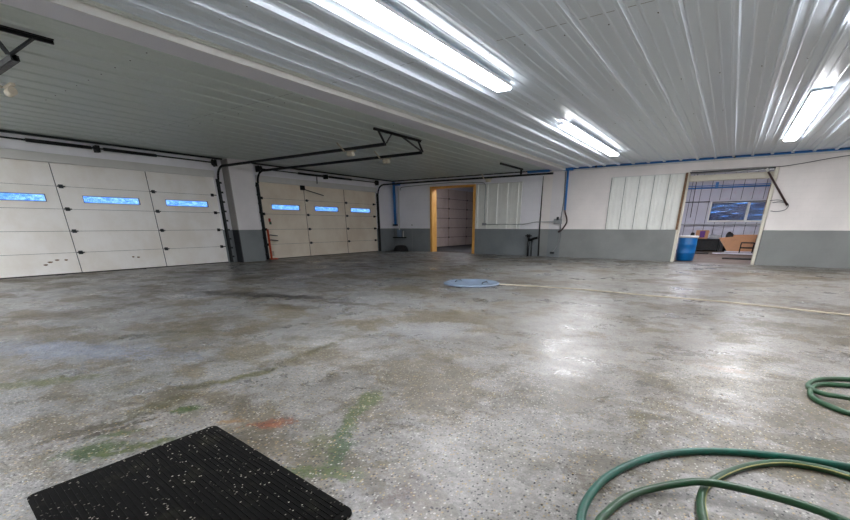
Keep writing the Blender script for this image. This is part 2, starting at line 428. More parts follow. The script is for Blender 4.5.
cl = struct('ceiling_left', ribbed(XL-.02, -7.02, -8.42, .541, YB, YF, H, (.026,.012,.024), (.010,.004,.003)), 'ceil2')
def ceil_bits(par, xs, rows, x0, x1):
    for y in rows:
        for x in xs:
            s = B(); s.lathe(x, y, [(.006, H-.006), (.011, H-.003), (.011, H+.01)], 6); obj('screw', s, 'black', par)
    for y in (6.12,):
        s = B().box(x0, x1, y-.004, y+.004, H-.0015, H+.01); obj('sheet_joint', s, 'greypipe', par)
ceil_bits(cr, [-.02-.15*0+.5555*k-.09 for k in range(-10, 7)], (3.7, 6.45, 9.25, 12.05), -6.6, XR)
ceil_bits(cl, [-7.55-.541*k-.02 for k in range(0, 9)], (3.7, 6.45, 9.25), XL, -7.2)

b = B().box(-7.03, -6.535, YB, YF, 3.61, 4.0, .008); struct('trim_1', b, 'beam')
struct('trim_2', B().box(-6.54, -6.52, YB, YF, 3.604, 3.70, .003), 'white')      # bright edge strip of the beam
b = B().box(-6.519, -6.50, YB, YF, 3.695, 3.72); b.box(-6.45, -6.43, YB, YF, 3.695, 3.72); struct('trim_3', b, 'panelwhite')
struct('trim_4', B().box(-7.10, -6.50, YF-.02, YF, 0, 3.606), 'column')       # flat pier below the beam
struct('trim_5', B().box(XL-.02, -16.03, 9.88, 10.86, 0, 3.70, .01), 'column')     # pier between the two doors
struct('trim_13', B().box(XL-.02, -16.035, 9.845, 9.878, 0, 3.66), 'piershade')  # added sheet carrying the painted shade of the pier's near side
b = B(); b.tube([(-7.50, YF-.02, 0), (-7.545, YF-.02, 1.3), (-7.56, YF-.015, 3.45)], .05, 4, rfun=lambda t: .045-.03*t); struct('trim_6', b, 'rubber')         # dark upright strip on the wall, wider at the foot
struct('trim_7', B().box(XL, XL+.07, YB, YF, 3.655, 3.705), 'darksteel')
struct('trim_8', B().box(XL, -7.17, YF-.05, YF, 3.66, 3.705), 'darksteel')
struct('trim_9', B().box(-6.5, XR, YF-.035, YF, 3.585, 3.70, .004), 'white')
for n, (y0, y1) in enumerate((D1, D2)):
    struct('trim_%d' % (10+n), B().box(XL-.12, XL+.05, y0-.0, y1+.0, 3.045, 3.27, .006), 'white')

# ------------------------------------------------------------------ sectional garage doors
def garage_door(name, y0, y1, seams, sections, mat, hingex, window_row=3, win=None, xf=-16.51, edge=()):
    """seams: y of inner stiles; sections stacked .61 high"""
    root = empty(name, (xf, (y0+y1)/2, 0), kind='structure')
    for k in range(sections):
        g_ = .012 if name == 'door_3' else .004; z0, z1 = k*.61+g_, (k+1)*.61-g_
        if k == 0: z0 = .03
        b = B()
        if win and k == window_row:
            zs = 2.03; ze = 2.20
            b.box(xf-.05, xf, y0, y1, z0, zs); b.box(xf-.05, xf, y0, y1, ze, z1)
            last = y0
            for a, c in win:
                b.box(xf-.05, xf, last, a, zs, ze); last = c
            b.box(xf-.05, xf, last, y1, zs, ze)
        else:
            b.box(xf-.05, xf, y0, y1, z0, z1)
        # lapped lip at the top of each section and shallow pressed lines
        b.box(xf-.05, xf+.006, y0, y1, z1-.03, z1-.0)
        sec = obj('door_section', b, mat, root)
        if win and k == window_row:
            for a, c in win:
                f = B(); e = .014
                f.box(xf-.02, xf+.012, a-e, c+e, zs-e, zs); f.box(xf-.02, xf+.012, a-e, c+e, ze, ze+e)
                f.box(xf-.02, xf+.012, a-e, a, zs, ze); f.box(xf-.02, xf+.012, c, c+e, zs, ze)
                obj('window_frame', f, 'darksteel', sec)
                obj('window_pane', B().box(xf-.032, xf-.026, a, c, zs, ze), 'pane', sec)
        if k < sections-1:
            for s0, s1 in hingex:
                c = (s0+s1)/2; zc = (k+1)*.61
                h = B().box(xf+.012, xf+.022, c-.055, c+.055, zc-.05, zc+.05, .003)
                h.tube([(xf+.035, c-.09, zc), (xf+.035, c+.09, zc)], .018, 8)
                obj('hinge', h, 'darksteel', sec)
            for yy, sg in edge:
                zc = (k+1)*.61
                h = B().box(xf+.0, xf+.03, yy-.05, yy+.05, zc-.05, zc+.05, .003)
                h.tube([(xf+.05, yy-.04*sg, zc), (xf+.05, yy+.14*sg, zc)], .016, 8)
                h.lathe(xf+.05, yy+.02*sg, [(.03, zc-.03), (.03, zc+.03)], 10)
                obj('roller_hinge', h, 'black', sec)
    for s0, s1 in hingex:
        st = B()
        for k in range(sections): st.box(xf, xf+.011, s0, s1, (k*.61+.03) if k == 0 else k*.61+.004, (k+1)*.61-.004)
        obj('stile', st, mat, root)
        obj('stile_seam', B().box(xf, xf+.012, s0-.016, s0-.0, .03, sections*.61-.01), 'darksteel' if mat == 'door_a' else 'brownwood', root)
    # dark line of the seams (weather strip between sections) and bottom seal
    s = B().box(xf-.045, xf-.02, y0, y1, .03, sections*.61-.01)
    if win: 
        s = B().box(xf-.045, xf-.02, y0, y1, .03, 2.02); s.box(xf-.045, xf-.02, y0, y1, 2.21, sections*.61-.01)
    obj('seam_seal', s, 'black' if name == 'door_3' else 'darksteel', root)
    obj('bottom_seal', B().box(xf-.05, xf, y0, y1, 0, .03), 'rubber', root)
    return root

w1 = [(2.55+2.44*i-(.0), 2.55+2.44*i+0) for i in range(3)]
d1 = garage_door('door_1', D1[0], D1[1], None, 5, 'door_a', [(4.78, 4.98), (7.22, 7.42)], 3, [(2.9, 4.45), (5.34, 6.83), (7.66, 9.1)], edge=((9.33, 1), (2.45, -1)))
d2 = garage_door('door_2', D2[0], D2[1], None, 5, 'door_b', [(13.62, 13.80), (16.08, 16.26)], 3, [(11.85, 13.27), (14.16, 15.6), (16.49, 17.92)], edge=((11.40, -1), (18.20, 1)))
for (yy, zz, ww) in ():
    pass
# scrapes on the first door's bottom section
sec = [o for o in d1.children if o.name.startswith('door_section')][0]
for y, z, w in ((3.98,.30,.06),(4.10,.37,.07),(4.27,.42,.06),(4.48,.41,.05),(6.4,.38,.05),(6.25,.40,.04)):
    b = B(); vs = [b.bm.verts.new((x_, y+w*.9*math.cos(a)*(1+.2*math.sin(3*a)), z+.022*math.sin(a))) for x_ in (-16.511, -16.5085) for a in (math.pi*2*q/10 for q in range(10))]
    b.bm.faces.new(vs[:10]); b.bm.faces.new(vs[10:][::-1])
    for q in range(10): b.bm.faces.new((vs[q], vs[(q+1) % 10], vs[10+(q+1) % 10], vs[10+q]))
    obj('scuff', b, 'brownwood', sec)
d3 = garage_door('door_3', 23.22, 30.52, None, 6, 'door_c', [(25.60, 25.72), (28.04, 28.16)], 9, None, xf=-16.40, edge=())
# opener arm remnant on door 2
a = empty('opener_bracket', (-16.45, 13.5, 2.98), 'black bracket with a thin rod hanging on the top panel of the cream garage door', 'bracket')
obj('bracket', B().box(-16.50, -16.38, 13.42, 13.60, 2.86, 3.06, .006), 'black', a)
obj('rod', B().bar((-16.40, 13.5, 2.90), (-16.36, 14.62, 2.69), .03, .03), 'black', a)

# ------------------------------------------------------------------ tracks, torsion bars, hangers
def door_track(y, xe, label, side):
    r = empty('door_track', (-16.28, y, 0), label, 'track', 'steel garage door tracks')
    R = .42; zt = 3.40
    path = [(-16.34, y, .03), (-16.34, y, 1.0), (-16.32, y, 2.0), (-16.32, y, zt-R)]
    for k in range(1, 9):
        t = k/8*math.pi/2
        path.append((-16.32+R*(1-math.cos(t)), y, zt-R+R*math.sin(t)))
    v = B(); 
    v.bar((-16.34, y, .02), (-16.34, y, zt-R), .05, .05)
    obj('vertical_track', v, 'darksteel', r)
    c = B(); c.tube(path[3:], .038, 8); obj('curved_track', c, 'black', r)
    h = B(); h.bar((-15.92, y, zt), (xe, y, zt), .05, .075); h.box(-12.0, xe, y-.045, y+.045, zt-.03, zt+.03); obj('horizontal_track', h, 'black', r)
    f = B().box(-16.412, -16.395, y-.06, y+.06, .02, 3.0)
    for k in range(9): f.box(-16.395, -16.30, y-.09*side, y-.03*side, .2+k*.33, .26+k*.33)
    obj('track_angle', f, 'darksteel', r)
    return r
t1 = door_track(9.58, -8.15, 'dark steel track curving up beside the pier at the right of the white door', -1)
t2 = door_track(11.22, -8.15, 'dark steel track curving up beside the left edge of the cream garage door', 1)
t3 = door_track(18.42, -6.65, 'dark steel track curving up in the far corner and running along the far wall', 1)
t0 = door_track(2.34, -8.15, 'dark steel track whose end shows at the left border near the ceiling', 1)

def hanger(pts_angle, braces, label, holes=True):
    y0, y1 = pts_angle
    r = empty('track_hanger', (-8.03, (y0+y1)/2, 3.40), label, 'bracket', 'perforated track hangers')
    a = B().box(-7.99, -7.96, y0, y1, 3.615, 3.667); a.box(-7.99, -7.93, y0, y1, 3.655, 3.667)
    obj('angle_iron', a, 'black', r)
    for p, q in braces:
        s = B().bar(p, q, .055, .02)
        L = (Vector(q)-Vector(p)); n = int(L.length/.08)
        obj('brace', s, 'darksteel', r)
    return r
hanger((8.96, 10.95), [((-7.98, 9.14, 3.63), (-8.12, 9.52, 3.42)), ((-7.98, 9.66, 3.63), (-8.12, 9.60, 3.42)),
                       ((-7.98, 10.12, 3.63), (-8.12, 11.2, 3.42)), ((-7.98, 10.84, 3.63), (-8.12, 11.24, 3.42))],
       'black angle iron hanger holding the two track ends in mid ceiling')
hanger((1.2, 2.74), [((-7.98, 2.54, 3.63), (-8.14, 2.30, 3.42)), ((-7.98, 2.1, 3.63), (-8.14, 2.28, 3.42))],
       'black perforated angle iron hanger at the left border of the ceiling')
r = empty('track_hanger', (-8.2, 18.3, 3.44), 'small black hanger dropping to the track near the far wall', 'bracket', 'perforated track hangers')
obj('angle_iron', B().box(-8.06, -8.02, 16.3, 18.5, 3.60, 3.668), 'black', r)
obj('brace', B().box(-8.10, -8.02, 18.36, 18.40, 3.44, 3.62), 'black', r)

def bumper(x, y, label, flip=1):
    r = empty('track_bumper', (x, y, 3.3), label, 'bumper', 'beige track bumpers')
    obj('clamp', B().box(x-.06, x+.28, y-.03, y+.03, 3.325, 3.36, .004), 'beige', r)
    b = B(); b.tube([(x-.02, y, 3.27), (x+.2, y, 3.27)], .055, 12); obj('roller', b, 'beige', r)
    obj('strap', B().bar((x-.12, y-.02, 3.35), (x-.06, y-.35*flip, 3.52), .05, .015), 'beige', r)
bumper(-9.55, 9.6, 'beige bumper clamped under the upper of the two mid ceiling tracks')
bumper(-9.65, 11.25, 'beige bumper clamped under the lower of the two mid ceiling tracks')
bumper(-9.62, 2.56, 'pale bumper and bracket at the left border of the photo', 1)
bumper(-9.75, 18.42, 'pale bumper on the track along the far wall above the ribbed panel', 1)

def torsion(y0, y1, z, label):
    x = -16.24
    r = empty('torsion_bar', (x, (y0+y1)/2, z), label, 'spring bar', 'torsion bars above the doors')
    obj('shaft', B().tube([(x, y0, z), (x, y1, z)], .022, 8), 'black', r)
    ym = (y0+y1)/2
    for s in (-1, 1):
        c = B(); c.tube([(x, ym+s*.15, z), (x, ym+s*1.6, z)], .045, 10)
        obj('spring', c, 'black', r)
        e = y0+.08 if s < 0 else y1-.08
        d = B(); d.tube([(x, e-.05, z), (x, e-.02, z), (x, e+.02, z), (x, e+.05, z)], .09, 14, rfun=lambda t: .11 if t < .1 or t > .9 else .07)
        obj('cable_drum', d, 'black', r)
        obj('end_bearing_plate', B().box(XL, x+.07, e+.06*s, e+.075*s, z-.12, z+.10), 'black', r)
    obj('centre_bracket', B().box(XL, x+.05, ym-.05, ym+.05, z-.1, z+.08, .004), 'black', r)
    return r
torsion(2.35, 9.55, 3.52, 'black torsion spring bar above the left white garage door')
torsion(11.25, 18.35, 3.50, 'black torsion spring bar above the cream garage door')
obj('hanging_rod', B().tube([(-16.3, 14.27, 3.46), (-16.32, 14.27, 3.17)], .02, 8), 'darksteel', None, 'short rod hanging from the torsion bar over the cream garage door', 'rod')

# orange pieces beside the second door
r = empty('door_lock', (-16.38, 11.55, 0), 'orange and dark latch strap at the lower left of the cream garage door', 'latch')
obj('strap', B().box(-16.30, -16.26, 11.28, 11.36, .03, 1.22, .004), 'orange', r)
obj('foot', B().box(-16.46, -16.24, 11.30, 11.62, .0, .05, .005), 'orange', r)
for z in (.98, .78): obj('handle', B().tube([(-16.46, 11.42, z), (-16.40, 11.5, z+.02), (-16.40, 11.85, z-.02)], .018, 8), 'darksteel', r)
obj('latch_box', B().box(-16.48, -16.42, 11.42, 11.58, .14, .34, .01), 'beige', r)
r = empty('warning_tag', (-16.49, 11.62, 1.4), 'small red and green tag on the left end of the cream garage door', 'tag')
obj('upper_half', B().box(-16.5, -16.49, 11.58, 11.68, 1.53, 1.66), 'redplate', r)
obj('lower_half', B().box(-16.5, -16.49, 11.60, 11.70, 1.42, 1.53), 'greentag', r)

# ------------------------------------------------------------------ ceiling lights
def light(x, y0, y1, label):
    r = empty('ceiling_light', (x, (y0+y1)/2, H-.12), label, 'light', 'long ceiling tube lights')
    obj('housing', B().box(x-.155, x+.155, y0+.01, y1-.01, H-.085, H-.040, .006), 'housing', r)
    p = [(x-.145, H-.085), (x-.145, H-.10), (x-.12, H-.118), (x+.12, H-.118), (x+.145, H-.10), (x+.145, H-.085)]
    obj('diffuser', B().prof_y(p, y0, y1), 'lamp', r)
light(-3.84, 2.45, 7.78, 'long bright ceiling light at the top centre, running to the top border')
light(-3.84, 11.15, 16.45, 'bright ceiling light over the middle, nearest the far wall')
light(.875, 11.15, 16.4, 'bright ceiling light at the right, slanting above the open doorway')
light(.875, 2.45, 7.78, 'long ceiling light overhead just beyond the top right of the photo')
light(5.6, 11.15, 16.4, 'ceiling light beyond the right border nearest the far wall')
light(5.6, 2.45, 7.78, 'ceiling light beyond the right border level with the camera')
light(-11.4, -4.5, .9, 'added unseen light brightening the garage door bay behind the left border, midway across')  # added out of view to brighten the left bay
light(-9.4, -4.6, .6, 'added unseen light brightening the garage door bay behind the left border, nearer the beam')  # extra unseen lamp, put in to lift the bay's brightness
light(-13.4, -4.4, 1.0, 'added unseen light brightening the garage door bay behind the left border, nearer the door wall')  # third added lamp, out of frame, to light the doors
light(-3.84, -6.4, -1.0, 'ceiling light behind the camera')

# ------------------------------------------------------------------ middle doorway
fr = empty('timber_door_frame', (-12.42, 19.9, 0), 'yellow pine frame lining the narrow doorway in the far wall', 'door frame')
b = B().box(-13.82, -13.70, YF-.03, YF+.44, 0, 3.21, .004); obj('jamb', b, 'pine', fr)
b = B().box(-11.17, -11.03, YF-.03, YF+.44, 0, 3.21, .004); obj('jamb', b, 'pine', fr)
b = B().box(-13.82, -11.03, YF-.03, YF+.44, 3.21, 3.29, .004); obj('head', b, 'pine', fr)
# room behind
struct('wall_light_divider', B().box(-6.2, -5.9, YF+.4, 32, 0, 4.4), 'backwall')  # unseen wall added so the back rooms can be lit separately
b = B(); b.box(-17.0, XL, YF, 23.2, 0, 4.4); b.box(-17.0, XL, 30.54, 32, 0, 4.4); b.box(-17.0, XL, 23.2, 30.54, 3.64, 4.4)
struct('wall_left_back', b, 'backwall')
struct('wall_end', B().box(-17.0, -6.2, 32, 32.3, 0, 4.4), 'backwall')
struct('ceiling_back', B().box(-17.0, XR+.4, YF+.4, 32.3, 4.2, 4.4), 'ceil2')
obj('floor_mat', B().box(-16.2, -11.3, 20.3, 28.0, 0, .02, .004), 'rubber', None, 'dark matting on the floor behind the pine framed doorway', 'mat')
def back_lamp(x0, x1, y0, y1, z, label):
    r = empty('ceiling_light', ((x0+x1)/2, (y0+y1)/2, z), label, 'light')
    obj('housing', B().box(x0, x1, y0, y1, z+.04, z+.1), 'housing', r)
    obj('diffuser', B().box(x0+.02, x1-.02, y0+.02, y1-.02, z, z+.04, .01), 'lamp2', r)
back_lamp(-12.6, -12.2, 21.2, 23.2, 4.05, 'ceiling light hidden above the pine framed doorway')
back_lamp(0.0, 3.0, 21.6, 22.0, 4.05, 'ceiling light hidden above the wide open doorway')
back_lamp(-3.5, -1, 24.6, 25.0, 4.05, 'second ceiling light hidden beyond the wide open doorway')

# ------------------------------------------------------------------ sealed openings of ribbed steel
def ribpanel(x0, x1, z0, z1, pitch, label, y=YF-.004, n=0, style=0):
    prof = [(x0, y), (x0, y-.03)]
    x = x0+.02
    while x < x1-.06:
        w = pitch
        if style == 0:
            prof += [(x, y-.03), (x+.02, y-.06), (x+.07, y-.06), (x+.10, y-.03), (x+w*.45, y-.03), (x+w*.48, y-.036), (x+w*.52, y-.036), (x+w*.55, y-.03)]
        else:
            prof += [(x, y-.03), (x+.012, y-.022), (x+.02, y-.055), (x+.10, y-.055), (x+.13, y-.034), (x+w*.4, y-.034), (x+w*.43, y-.044), (x+w*.5, y-.044), (x+w*.53, y-.034), (x+w*.74, y-.034), (x+w*.77, y-.044), (x+w*.84, y-.044), (x+w*.87, y-.034)]
        x += w
    prof += [(x1, y-.03), (x1, y)]
    r = empty('steel_panel', ((x0+x1)/2, y-.03, z0), label, 'wall panel')
    obj('ribbed_sheet', B().prism([(min(a, x1), c) for a, c in prof], z0, z1), 'panelwhite', r)
    t = B().box(x0-.02, x1+.02, y-.045, y, z1, z1+.03); obj('top_trim', t, 'white', r)
    return r
ribpanel(-10.97, -8.55, 1.22, 3.25, .54, 'ribbed white steel sheet closing an opening beside the pine doorway')
p = ribpanel(-4.56, -1.87, 1.22, 3.22, .54, 'ribbed white steel sheet left of the wide open doorway', style=1)
for i in range(5): obj('lap_seam', B().box(-4.565+.54*i, -4.555+.54*i, YF-.062, YF-.02, 1.22, 3.22), 'darksteel', p)

# ------------------------------------------------------------------ wide doorway
fr = empty('steel_door_frame', (-.4, 19.9, 0), 'thin off-white frame around the wide open doorway', 'door frame')
obj('jamb', B().box(-1.84, -1.74, YF-.02, YF+.42, 0, 3.27, .004), 'cream', fr)
obj('jamb', B().box(.86, .96, YF-.02, YF+.42, 0, 3.27, .004), 'cream', fr)
obj('weathered_board', B().box(-1.87, -1.79, YF-.09, YF-.02, 1.22, 3.25, .004), 'brownwood', fr)
obj('weathered_patch', B().box(.845, .86, YF+.0, YF+.38, 1.75, 2.75, .002), 'brownwood', fr)
obj('head', B().box(-1.74, .86, YF-.02, YF+.42, 3.235, 3.27), 'darksteel', fr)
obj('header_beam', B().box(-1.74, .86, YF+.25, YF+.55, 2.97, 3.17, .01), 'cream', fr)
# back room
YK = 30.0; f = (YK/28.)
def zz(z): return 1.384+(z-1.384)*f
wx0, wx1, wz0, wz1 = -1.22, 1.32, zz(1.63), zz(2.51)
b = B()
for x0, x1, z0, z1 in ((-5.9, wx0, 0, 4.4), (wx1, XR+.4, 0, 4.4), (wx0, wx1, 0, wz0), (wx0, wx1, wz1, 4.4)):
    b.box(x0, x1, YK, YK+.3, z0, z1)
x = -5.6
struct('wall_back_room', b, 'backwall')
rr = empty('wall_liner', (-.5, YK, 0), 'grey ribbed liner on the end wall of the room through the wide doorway', 'wall panel')
x = -3.9
seams = B()
while x < 3.2:
    for z0, z1 in (((0, wz0-.1), (wz1+.1, 4.1)) if wx0-.1 < x < wx1+.1 else ((0, 4.1),)):
        obj('panel_rib', B().box(x-.012, x+.012, YK-.03, YK, z0+.02, z1), 'darksteel', rr)
    x += .5
struct('wall_right_back', B().box(XR, XR+.4, YF+.4, YK, 0, 4.4), 'backwall')
w = empty('window_1', (.05, YK, wz0), kind='structure')
b = B()
b.box(wx0, wx1, YK-.06, YK+.1, wz0-.09, wz0); b.box(wx0, wx1, YK-.04, YK+.1, wz1-.02, wz1+.04)
b.box(wx0-.08, wx0, YK-.04, YK+.1, wz0-.09, wz1+.04); b.box(wx1, wx1+.06, YK-.04, YK+.1, wz0-.09, wz1+.04)
b.box(.47, .60, YK-.04, YK+.08, wz0, wz1)
obj('window_frame', b, 'white', w)
obj('window_pane', B().box(wx0, .47, YK+.03, YK+.04, wz0, wz1), 'darkpane', w)
obj('window_pane', B().box(.60, wx1, YK+.03, YK+.04, wz0, wz1), 'darkpane', w)
obj('upper_dark_strip', B().box(wx0, wx1, YK-.05, YK-.03, wz1-.0, wz1+.05), 'darksteel', w)  # dark girt line along the window head
r = obj('wall_shelf', B().box(-3.2, 1.9, YK-.14, YK, zz(1.40), zz(1.46), .004), 'greypipe', None, 'thin grey ledge on the end wall under the dark blue window', 'shelf')
obj('pipe', B().tube([(-3.2, YK-.05, zz(2.56)), (wx0-.12, YK-.05, zz(2.56))], .022, 8), 'darksteel', None, 'thin dark horizontal pipe left of the blue window', 'pipe')
ap = empty('air_pipe', (-.5, YK-.04, zz(3.25)), 'blue grey pipe running high across the end wall over the window', 'pipe')
obj('main_pipe', B().tube([(-3.2, YK-.068, zz(3.24)), (2.4, YK-.068, zz(3.24))], .035, 10), 'blue', ap)
obj('upper_pipe', B().tube([(-3.2, YK-.06, zz(3.36)), (-.9, YK-.06, zz(3.33)), (2.4, YK-.06, zz(3.33))], .018, 8), 'blue', ap)
obj('joint', B().box(-1.25, -1.10, YK-.12, YK-.031, zz(3.2), zz(3.5), .01), 'blue', ap)
obj('drop_rod', B().tube([(-2.14, 28.6, 4.2), (-2.08, 28.6, 1.80)], .018, 8), 'black', None, 'thin dark rod hanging in the room behind the wide doorway', 'rod')
# items in the back room
bl = empty('plastic_drum', (-1.42, 20.72, 0), 'blue plastic drum with a pale lid just inside the wide doorway', 'drum')
obj('body', B().lathe(-1.42, 20.72, [(.30,0), (.33,.03), (.34,.3), (.35,.32), (.34,.34), (.345,.62), (.355,.64), (.345,.66), (.34,.88), (.33,.92)], 28), 'bluebarrel', bl)
obj('lid', B().lathe(-1.42, 20.72, [(.36,.905), (.37,.92), (.37,.965), (.35,.985), (.05,.99)], 28), 'white', bl)
tb = empty('workbench', (-1.15, 29.2, 0), 'black covered workbench behind the blue drum', 'bench')
obj('top', B().box(-2.05, -.40, 28.8, 29.7, .62, .67, .01), 'rubber', tb)
obj('cover', B().box(-1.90, -.46, 28.85, 29.65, .06, .62, .03), 'rubber', tb)
for x in (-2.0, -.47):
    for y in (28.86, 29.64): obj('leg', B().box(x-.03, x+.03, y-.03, y+.03, 0, .62), 'black', tb)
bx = empty('carton', (-1.34, 29.1, .67), 'brown carton with purple marks standing on the black workbench', 'box')
obj('body', B().box(-1.66, -1.04, 28.9, 29.35, .67, 1.12, .01), 'card', bx)
obj('print', B().box(-1.46, -1.20, 28.893, 28.90, .74, 1.08), 'purple', bx)
obj('flap', B().bar((-1.04, 28.95, 1.11), (-.98, 28.95, .96), .4, .012), 'card', bx)
obj('dark_bag', B().tube([(-1.82, 29.0, .67), (-1.82, 29.0, .8), (-1.81, 29.0, .96), (-1.80, 29.0, 1.0)], .09, 12, rfun=lambda t: .13*(1-.6*t*t)), 'rubber', None, 'small dark bag left of the brown carton on the workbench', 'bag')
tr_ = empty('metal_tray', (-.68, 29.2, .67), 'shiny grey metal tray right of the brown carton', 'tray')
obj('pan', B().box(-.96, -.42, 28.95, 29.5, .67, .84, .02), 'galv', tr_)
obj('rim', B().box(-.99, -.40, 28.92, 29.53, .84, .87, .008), 'galv', tr_)
cp = empty('plywood_sheets', (.4, 28.6, 0), 'tan boards leaning below the window behind the wide doorway', 'board')
def slab(pts, y0, y1):
    b = B(); a = [b.bm.verts.new((x, y0+.18*z, z)) for x, z in pts]; c = [b.bm.verts.new((x, y1+.18*z, z)) for x, z in pts]
    n = len(pts)
    for k in range(n): b.bm.faces.new((a[k], a[(k+1) % n], c[(k+1) % n], c[k]))
    b.bm.faces.new(a[::-1]); b.bm.faces.new(c); return b
obj('front_board', slab([(.0, .06), (1.5, .06), (1.75, .86), (.2, .80), (-.50, .74)], 28.5, 28.54), 'card', cp)
obj('rear_board', slab([(.25, .06), (2.0, .06), (2.0, .93), (.15, .90)], 28.62, 28.66), 'card', cp)
obj('base_rail', B().box(-.1, 2.0, 28.42, 28.72, 0, .06, .01), 'backwall', cp)
for k in range(3): obj('score_mark', B().bar((.1+.45*k, 28.47+.18*(.62-.1*k), .62-.1*k), (.38+.45*k, 28.47+.18*(.64-.1*k), .64-.1*k), .02, .01), 'brownwood', cp)
obj('grey_bundle', B().tube([(.0, 29.2, .0), (.0, 29.2, .90), (.02, 29.2, .96), (.05, 29.2, 1.0)], .2, 12, rfun=lambda t: .22*(1-.5*t*t)), 'rubber', None, 'dark bundle peeking over the tan boards under the window', 'bundle')
wc = empty('metal_stool', (.87, 27.9, 0), 'black wire stool in front of the tan boards', 'stool')
for x in (.58, 1.14):
    for y in (27.7, 28.1): obj('leg', B().tube([(x, y, 0), (x, y, .52)], .024, 8), 'black', wc)
for nm, z in (('top_ring', .52), ('lower_ring', .27)):
    obj(nm, B().tube([(.58,27.7,z),(1.14,27.7,z),(1.14,28.1,z),(.58,28.1,z),(.58,27.7,z)], .024, 8), 'black', wc)
ds = empty('office_chair', (1.42, 27.9, 0), 'dark chair partly hidden by the right jamb of the wide doorway', 'chair')
obj('backrest', B().box(1.18, 1.7, 28.12, 28.18, .45, .88, .02), 'rubber', ds)
obj('seat', B().box(1.18, 1.7, 27.75, 28.13, .34, .41, .02), 'rubber', ds)
obj('post', B().tube([(1.44, 27.94, .03), (1.44, 27.94, .35)], .03, 8), 'black', ds)
obj('base', B().lathe(1.44, 27.94, [(.24, 0), (.22, .03), (.04, .06)], 12), 'black', ds)
obj('floor_plank', B().box(-1.75, -.75, 26.0, 26.5, 0, .05, .01), 'rubber', None, 'dark plank lying on the brown floor in front of the workbench', 'board')
obj('long_plank', B().box(-.6, 1.6, 26.6, 27.0, 0, .05, .01), 'backwall', None, 'pale plank lying on the brown floor in front of the tan boards', 'board')
obj('timber_offcut', B().box(-.1, 1.2, 22.5, 22.9, 0, .05, .01), 'rubber', None, 'low black board lying on the floor just inside the wide doorway', 'board')


# prop pole beside the doorway, wires
pl = empty('prop_pole', (1.0, 19.6, 2.0), 'dark pole with a white tip slanting across the right edge of the wide doorway', 'pole')
obj('shaft', B().tube([(.66, 19.60, 3.14), (1.46, 19.66, 2.03)], .032, 10), 'hosedark', pl)
obj('tip', B().tube([(.60, 19.595, 3.23), (.67, 19.60, 3.13)], .04, 10), 'white', pl)
obj('wire_loop', B().tube(smooth_path([(1.02,19.69,2.13),(1.25,19.66,2.15),(1.48,19.66,2.06),(1.44,19.66,1.90),(1.22,19.68,1.84),(1.03,19.7,1.86)]), .009, 6), 'darksteel', None, 'loop of thin grey wire below the end of the slanting pole', 'wire')
obj('wire_loop', B().tube(smooth_path([(.93,19.69,2.20),(1.2,19.66,2.21),(1.45,19.66,2.10),(1.46,19.66,2.04)]), .008, 6), 'darksteel', None, 'upper loose wire curling at the end of the slanting pole', 'wire')
obj('wire', B().tube(smooth_path([(-1.7,19.7,3.30),(-.5,19.69,3.285),(.3,19.69,3.29),(1.0,19.69,3.28),(1.6,19.69,3.34),(2.7,19.68,3.48),(5,19.68,3.62)]), .010, 6), 'darksteel', None, 'thin dark wire running along the door head and rising to the right', 'wire')

# ------------------------------------------------------------------ blue air line on the far wall
al = empty('air_line', (-2, 19.66, 3.68), 'blue air pipe along the top of the far wall with a vertical drop', 'pipe')
obj('main_pipe', B().tube([(-7.2, 19.65, 3.675), (XR, 19.65, 3.675)], .034, 10), 'blue', al)
obj('drop_pipe', B().tube([(-6.42, 19.63, 3.66), (-6.39, 19.63, 2.02)], .048, 10), 'blue', al)
obj('tee', B().box(-6.62, -6.20, 19.58, 19.69, 3.60, 3.71, .015), 'blue', al)
obj('union', B().box(-8.3, -7.25, 19.60, 19.70, 3.60, 3.70, .015), 'blue', al)
obj('rubber_hose', B().tube(smooth_path([(-6.39,19.63,2.04),(-6.36,19.62,1.9),(-6.27,19.6,1.7),(-6.24,19.58,1.5),(-6.35,19.58,1.3),(-6.48,19.6,1.16),(-6.60,19.65,1.10)]), .035, 10), 'hosedark', al)
for x, n in ((-5.25, 0), (-.42, 1), (3.6, 2)):
    obj('pipe_clip', B().box(x-.03, x+.03, 19.58, 19.70, 3.64, 3.712, .01), 'black', al)
# conduit on the pier
cd = empty('electrical_conduit', (-6.6, 19.68, 0), 'grey conduit running down the pale pier with a switch box', 'conduit')
obj('riser', B().tube(smooth_path([(-6.55,19.70,3.58),(-6.50,19.70,2.6),(-6.55,19.70,1.62),(-6.53,19.70,1.0),(-6.62,19.70,.5),(-6.80,19.70,.22)]), .024, 8), 'greypipe', cd)
obj('switch_box', B().box(-6.86, -6.50, 19.62, 19.71, 1.44, 1.66, .012), 'greypipe', cd)
obj('switch_lever', B().box(-6.72, -6.62, 19.57, 19.62, 1.60, 1.74, .01), 'darksteel', cd)
obj('crossing_conduit', B().tube([(-6.86,19.68,1.535),(-7.7,19.68,1.53),(-8.1,19.66,1.47),(-8.35,19.64,1.435),(-10.35,19.64,1.435)], .018, 8), 'greypipe', cd)
obj('junction_box', B().box(-10.55, -10.33, 19.60, 19.69, 1.38, 1.50, .01), 'greypipe', cd)
obj('upper_conduit', B().tube(smooth_path([(-10.44,19.64,1.50),(-10.44,19.64,2.2),(-10.43,19.64,3.10),(-10.50,19.64,3.27),(-10.75,19.66,3.34),(-12.2,19.68,3.42),(-14.0,19.68,3.40),(-15.4,19.68,3.36),(-15.72,19.68,3.33),(-15.8,19.68,3.2)]), .018, 8), 'greypipe', cd)
obj('foot', B().box(-6.92, -6.72, 19.66, 19.74, .14, .22, .01), 'darksteel', cd)
